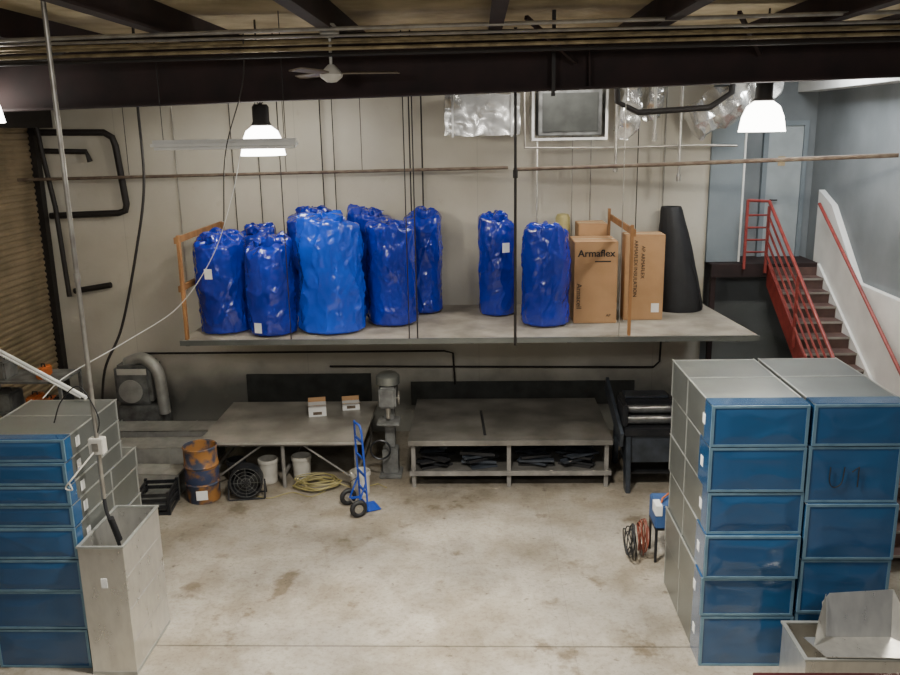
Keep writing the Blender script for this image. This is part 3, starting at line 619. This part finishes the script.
t=thing('hand_truck','blue two-wheeled hand truck with black tires','hand truck',(-1.70,11.08,0),(0,0,math.radians(27)))
def hp(z): return (.06-.05*(z/1.32))
for s in (-1,1):
    B().tube([(hp(.03),s*.16,.03),(hp(.9),s*.16,.9),(hp(1.1),s*.15,1.1)],.015,8).done('upright_tube',M_BLUE,t,smooth=True)
B().tube([(hp(1.1),-.15,1.1),(hp(1.2),-.14,1.2),(hp(1.28)-.01,-.10,1.29),(-.03,-.0,1.31),(hp(1.28)-.01,.10,1.29),(hp(1.2),.14,1.2),(hp(1.1),.15,1.1)],.015,8,smooth=True).done('loop_handle',M_BLUE,t,smooth=True)
for z in (.30,.55,.8,1.05): B().bar((hp(z),-.16,z),(hp(z),.16,z),.02,.03).done('crossbar',M_BLUE,t)
B().bb(.05,.26,-.15,.15,.012,.022).bb(.045,.055,-.15,.15,.012,.14).done('toe_plate',M_BLUE,t)
for s in (-1,1):
    B().bar((hp(.45),s*.16,.45),(-.10,s*.17,.125),.02,.02).bar((hp(.12),s*.16,.12),(-.10,s*.17,.125),.02,.03).done('axle_bracket',M_BLUE,t)
    w_=bpy.data.objects.new('wheel',None); COL.objects.link(w_)
    w_.parent=t; w_.location=(-.10,s*.225,.127)
    B().torus((0,0,0),.092,.034,'Y',32,12).done('tire',M_RUBBER,w_,smooth=True)
    B().cyl((0,-.02,0),(0,.02,0),.062,seg=20).cyl((0,-.04,0),(0,.04,0),.022,seg=12).done('hub',M_CONDUIT,w_,smooth=True)
B().cyl((-.10,-.25,.127),(-.10,.25,.127),.009,seg=8).done('axle',M_CONDUIT,t)

t=thing('steel_drum','battered rusty dark blue and brown steel drum with open top','drum',(-4.06,11.48,0.002))
b=B().lathe([(.235,0),(.24,.01),(.24,.26),(.252,.275),(.24,.29),(.24,.53),(.252,.545),(.24,.56),(.24,.80),(.25,.815),(.24,.83),(.228,.82),(.228,.40),(.001,.40)],seg=40)
b.done('drum_shell',M_ORANGE,t,smooth=True)
B().lathe([(.243,.30),(.2445,.31),(.2445,.50),(.243,.51),(.2405,.5),(.2405,.31)],seg=40).done('painted_band',M_DRUMB,t,smooth=True)
B().poly([(-.08,0,0),(.08,0,0),(.08,0,.14),(-.08,0,.14)],(0,.004,0)).done('paper_label',M_PAPER,t,loc=(.06,-.258,.08),rot=(0,0,.2))
t=thing('drum_fan','dark round floor fan on a low stand','fan',(-3.42,11.5,0),(0,0,.15))
B().lathe([(.23,-.1),(.24,-.1),(.24,.1),(.23,.1),(.23,-.1)],seg=36).done('fan_housing',M_MACHD,t,smooth=True,loc=(0,0,.27),rot=(math.pi/2,0,0))
b=B()
for rr in (.22,.17,.12,.07): b.torus((0,-.1,.27),rr,.003,'Y',28,5)
for k in range(8):
    a=k*math.pi/4; b.bar((0.03*math.cos(a),-.1,.27+.03*math.sin(a)),(.22*math.cos(a),-.1,.27+.22*math.sin(a)),.004)
b.done('guard_grille',M_MACH,t)
b=B().cyl((0,-.05,.27),(0,.05,.27),.05,seg=14)
for k in range(4):
    a=k*math.pi/2+.3; c,s_=math.cos(a),math.sin(a); b.bar((.04*c,0,.27+.04*s_),(.2*c,0.02,.27+.2*s_),.01,.09)
b.done('fan_rotor',M_MACHD,t)
B().tube([(-.26,-.1,.015),(-.26,0,.27),(-.26,.15,.015)],.012,8).tube([(.26,-.1,.015),(.26,0,.27),(.26,.15,.015)],.012,8).tube([(-.26,-.1,.015),(.26,-.1,.015)],.012,8).tube([(-.26,.15,.015),(.26,.15,.015)],.012,8).done('fan_stand',M_MACHD,t)
def bucket(x,y,h,m,label,s=1):
    t=thing('bucket',label,'bucket',(x,y,0.002),(0,0,x))
    B().lathe([(.12*s,0),(.125*s,.01),(.145*s,h-.06),(.155*s,h-.055),(.155*s,h-.02),(.15*s,h),(.14*s,h),(.13*s,.03),(.001,.03)],seg=28).done('pail',m,t,smooth=True)
    B().tube([(-.155*s,0,h-.04),(-.13*s,-.1*s,h-.12),(0,-.16*s,h-.2),(.13*s,-.1*s,h-.12),(.155*s,0,h-.04)],.004,6,smooth=True).done('wire_handle',M_DARKPIPE,t,smooth=True)
bucket(-3.24,12.08,.38,M_PLASTW,'white plastic bucket under the layout table')
bucket(-2.75,12.2,.38,M_PLASTW,'grimy white plastic bucket under the layout table')
bucket(-1.76,11.60,.37,M_PLASTW,'white plastic bucket beside the pedestal machine')
bucket(-3.75,12.15,.34,M_MACHD,'dark bucket behind the drum')
b=B(); pts=[]
for k in range(150):
    a=k*.42; rr=.2+.05*math.sin(k*.37)+.02*math.sin(k*1.7); pts.append((rr*1.4*math.cos(a),rr*math.sin(a),.02+.0008*k+.01*math.sin(k)))
pts+=[(.6,-.1,.015),(.9,.1,.015),(1.05,-.05,.015)]
tag(b.tube(pts,.008,6).done('cable_coil',M_YEL,smooth=True,loc=(-2.45,11.85,0)),'tangled yellow extension cable coil on the floor','cable')
tag(B().tube([(-.3,0,.01),(0,-.15,.01),(.3,.05,.01),(.6,-.1,.01),(.8,.1,.01)],.007,6,smooth=True).done('floor_cord',M_YEL,smooth=True,loc=(-3.1,11.6,0)),'pale cord snaking across the floor by the table','cord')

def openduct(x,y,z,l,w,h,rz,m,label):
    t=thing('loose_duct_section',label,'duct',(x,y,z),(0,0,rz),group='loose ducts lying on the floor')
    b=B().bb(-l/2,l/2,-w/2,-w/2+.01,0,h).bb(-l/2,l/2,w/2-.01,w/2,0,h).bb(-l/2,l/2,-w/2,w/2,0,.01).bb(-l/2,l/2,-w/2,w/2,h-.01,h)
    for k in (-.25,.25): b.bb(l*k-.01,l*k+.01,-w/2-.004,w/2+.004,0,h+.005)
    b.done('duct_wall',m,t)
    for s in (-1,1):
        b=B()
        x_=s*l/2; b.bb(x_-.01,x_+.01,-w/2-.02,w/2+.02,-.0,.02).bb(x_-.01,x_+.01,-w/2-.02,w/2+.02,h-.01,h+.02).bb(x_-.01,x_+.01,-w/2-.02,-w/2+.01,.02,h-.01).bb(x_-.01,x_+.01,w/2-.01,w/2+.02,.02,h-.01)
        b.done('end_flange',M_SEAM,t)
M_GALVF = mat('scuffed_galvanized', (0.44,0.44,0.41), (0.33,0.33,0.31), scale=6, rough=0.4, metal=0.45)
openduct(-5.25,12.45,0.002,1.7,.5,.5,.04,M_GALVF,'galvanized rectangular duct lying on the floor')
openduct(-5.15,13.1,0.002,1.7,.5,.55,.0,M_GALVF,'galvanized rectangular duct lying by the wall')
openduct(-4.95,11.82,0.002,1.0,.42,.32,-.05,M_GALVF,'short galvanized duct lying on the floor')
t=thing('dark_crate','dark metal crate with slatted sides beside the drum','crate',(-4.62,11.15,0),(0,0,.1))
b=B()
for z in (.02,.12,.22,.30):
    b.bar((-.22,-.25,z),(.22,-.25,z),.02,.05).bar((-.22,.25,z),(.22,.25,z),.02,.05).bar((-.22,-.25,z),(-.22,.25,z),.02,.05).bar((.22,-.25,z),(.22,.25,z),.02,.05)
for x in (-.22,.22):
    for y in (-.25,.25): b.bb(x-.02,x+.02,y-.02,y+.02,0,.35)
b.done('crate_frame',M_MACHD,t)
B().bb(-.2,.2,-.23,.23,.04,.2).done('crate_load',M_MACH,t,bevel=.03)
t=thing('dust_blower','gray blower machine with curved duct elbow','machine',(-5.78,13.85,0))
B().bb(-.35,.35,-.28,.3,0,.75).done('stand',M_MACH,t,bevel=.01)
B().bb(-.38,.25,-.30,.28,.76,1.45).done('blower_housing',M_MACH,t,bevel=.06)
B().tube([(-.2,-.1,1.45),(.05,-.15,1.55),(.25,-.2,1.48),(.38,-.22,1.25),(.42,-.22,.6)],.10,16,smooth=True).done('elbow_duct',M_GALVF,t,smooth=True)
B().lathe([(.001,0),(.18,0),(.2,.02),(.2,.05),(.001,.05)],seg=28).done('round_cover',M_GALVF,t,smooth=True,loc=(-.08,-.31,1.02),rot=(math.pi/2,0,0))
B().bb(-.3,.2,-.315,-.305,1.30,1.40).done('name_strip',M_FIXT,t)
t=thing('storage_shelving','cluttered gray steel shelving unit near the roll-up door','shelving',(-6.3,11.2,0))
for x in (-.6,.6):
    for y in (-.3,.3): B().bb(x-.02,x+.02,y-.02,y+.02,0,2.0).done('upright',M_MACH,t)
for z in (.3,.9,1.5,1.95): B().bb(-.62,.62,-.32,.32,z,z+.03).done('shelf',M_MACH,t)
for i,(x,s,m,la) in enumerate([(-6.6,(.3,.35,.26),M_MACH,'gray storage bin on the shelving'),(-6.2,(.14,.3,.20),M_ORBOX,'orange plastic tool case on the shelving'),(-6.0,(.10,.3,.15),M_ORBOX,'orange plastic case on the shelving'),(-5.80,(.16,.3,.2),M_MACHD,'dark case on the shelving')]):
    for z,zz in ((1.98,0),(1.53,1)):
        if (i+zz)%2 and z>1.6: continue
        t=thing('tool_case',la,'case',(x+.03*zz,11.1,z+.002)); a,b_,c=s
        B().bb(-a/2,a/2,-b_/2,b_/2,0,c).done('case_body',m,t,bevel=.02)
        B().tube([(-a*.25,0,c-.005),(-a*.22,0,c+.04),(a*.22,0,c+.04),(a*.25,0,c-.005)],.01,6).done('handle',M_MACHD,t)

t=thing('welder_unit','small blue and white power unit on a low stand','machine',(2.28,9.75,0))
B().bb(-.16,.16,-.2,.2,.45,.75).done('case_body',M_MACHB,t,bevel=.015)
B().bb(-.162,-.08,-.205,.0,.62,.752).done('front_panel',M_PAPER,t,bevel=.004)
B().tube([(-.08,-.1,.75),(-.06,-.08,.80),(.06,.08,.80),(.08,.1,.75)],.012,8).done('carry_handle',M_ORBOX,t,smooth=True)
for x in (-.14,.14):
    for y in (-.18,.18): B().bb(x-.015,x+.015,y-.015,y+.015,0,.43).done('stand_leg',M_MACHD,t)
B().bb(-.16,.16,-.2,.2,.43,.45).done('stand_top',M_MACHD,t)
for ci,(m,la,dx,dy) in enumerate(((M_ORC,'red cord coil draped beside the power unit',-.30,.0),(M_RUBBER,'black cord coil heaped beside the power unit',-.46,-.12))):
    pts=[]
    for k in range(130):
        a=k*.4; rr=.13+.05*math.sin(k*.31+ci)
        pts.append((.05*math.sin(k*.21+ci)+.0004*k, rr*math.cos(a)+.05*math.sin(k*.11), .25+(.18+.05*math.sin(k*.23))*math.sin(a)))
    tag(B().tube(pts,.007,6).done('cord_coil',m,smooth=True,loc=(2.28+dx,9.75+dy,0.0)),la,'cord')

t=thing('steel_guard_rail','dark maroon steel rail on posts','rail',(3.3,6.3,0))
B().bb(-1.0,1.6,-.1,.12,.62,.68).done('rail_beam',M_MAROON,t,bevel=.004)
for x in (-.8,1.4): B().bb(x-.04,x+.04,-.04,.04,0,.62).done('post',M_MAROON,t)
t=thing('open_duct_section','short galvanized duct box standing near the wrapped stack','duct',(3.35,6.90,0.002))
w,d,h,th=.53,.29,.66,.01
B().bb(-w,w,-d,-d+th,0,h).bb(-w,w,d-th,d,0,h).bb(-w,-w+th,-d+th,d-th,0,h).bb(w-th,w,-d+th,d-th,0,h).done('duct_wall',M_GALV,t)
B().bb(-w-.015,w+.015,-d-.015,-d+.02,h,h+.02).bb(-w-.015,w+.015,d-.02,d+.015,h,h+.02).bb(-w-.015,-w+.02,-d+.02,d-.02,h,h+.02).bb(w-.02,w+.015,-d+.02,d-.02,h,h+.02).done('top_flange',M_SEAM,t)
t=thing('bent_sheet_metal','shiny bent galvanized sheet standing on the duct box','sheet metal',(3.36,6.92,.686),(0,0,.03))
B().poly([(-.26,.0,0),(.32,-.02,.0),(.36,.10,.42),(-.20,.12,.38),(-.27,.10,.30)],(0,.006,0)).done('upright_panel',M_GALV,t)
B().poly([(-.46,.0,0.01),(.38,-.02,0.01),(.44,-.34,.01),(-.38,-.30,.01)],(0,0,.006)).done('folded_panel',M_GALV,t)
B().poly([(-.26,-.005,0.02),(-.24,.11,.38),(-.36,-.05,.22),(-.42,-.14,.02)],(.005,.004,0)).done('side_lip',M_GALV,t)
B().poly([(.32,-.02,0.02),(.36,.10,.42),(.42,-.06,.22),(.44,-.20,.02)],(.006,0,0)).done('side_lip',M_GALV,t)

# ---------------------------------------------------------------- light
def area(x,y,z,sx,sy,e,col=(1,.96,.89),rot=(0,0,0),spread=180):
    l=bpy.data.lights.new('roof_light','AREA'); l.shape='RECTANGLE'; l.size=sx; l.size_y=sy; l.energy=e; l.color=col; l.spread=math.radians(spread)
    o=bpy.data.objects.new('roof_light',l); COL.objects.link(o); o.location=(x,y,z); o.rotation_euler=rot
area(-.3,6.6,6.1,.7,.7,450,(1,.95,.85),(math.radians(6),0,0),115)
area(-3.2,12.6,6.3,1.0,.6,60)
area(1.2,12.6,6.3,1.0,.6,75)
area(4.7,12.3,6.3,.8,1.2,110,(.93,.97,1))
area(-2.5,2.0,5.9,.9,.7,85,(1,.97,.93),(math.radians(66),0,0))
area(2.5,2.0,5.9,.9,.7,90,(1,.97,.93),(math.radians(66),0,0))
w=bpy.data.worlds.new('w'); bpy.context.scene.world=w; w.use_nodes=True
w.node_tree.nodes['Background'].inputs[0].default_value=(.95,.97,1,1); w.node_tree.nodes['Background'].inputs[1].default_value=.15

# ---------------------------------------------------------------- camera
ps,yw,ro=math.radians(13.7),math.radians(2.0),math.radians(1.0)
F=Vector((-math.sin(yw)*math.cos(ps),math.cos(yw)*math.cos(ps),-math.sin(ps)))
R0=Vector((math.cos(yw),math.sin(yw),0)); U0=R0.cross(F)
Rv=R0*math.cos(ro)-U0*math.sin(ro); Uv=U0*math.cos(ro)+R0*math.sin(ro)
cam=bpy.data.cameras.new('camera'); co=bpy.data.objects.new('camera',cam); COL.objects.link(co)
m=Matrix((Rv,Uv,-F)).transposed().to_4x4(); m.translation=Vector((0,0,5.2)); co.matrix_world=m
cam.sensor_width=36; cam.lens=34.0; cam.clip_start=.05
bpy.context.scene.camera=co
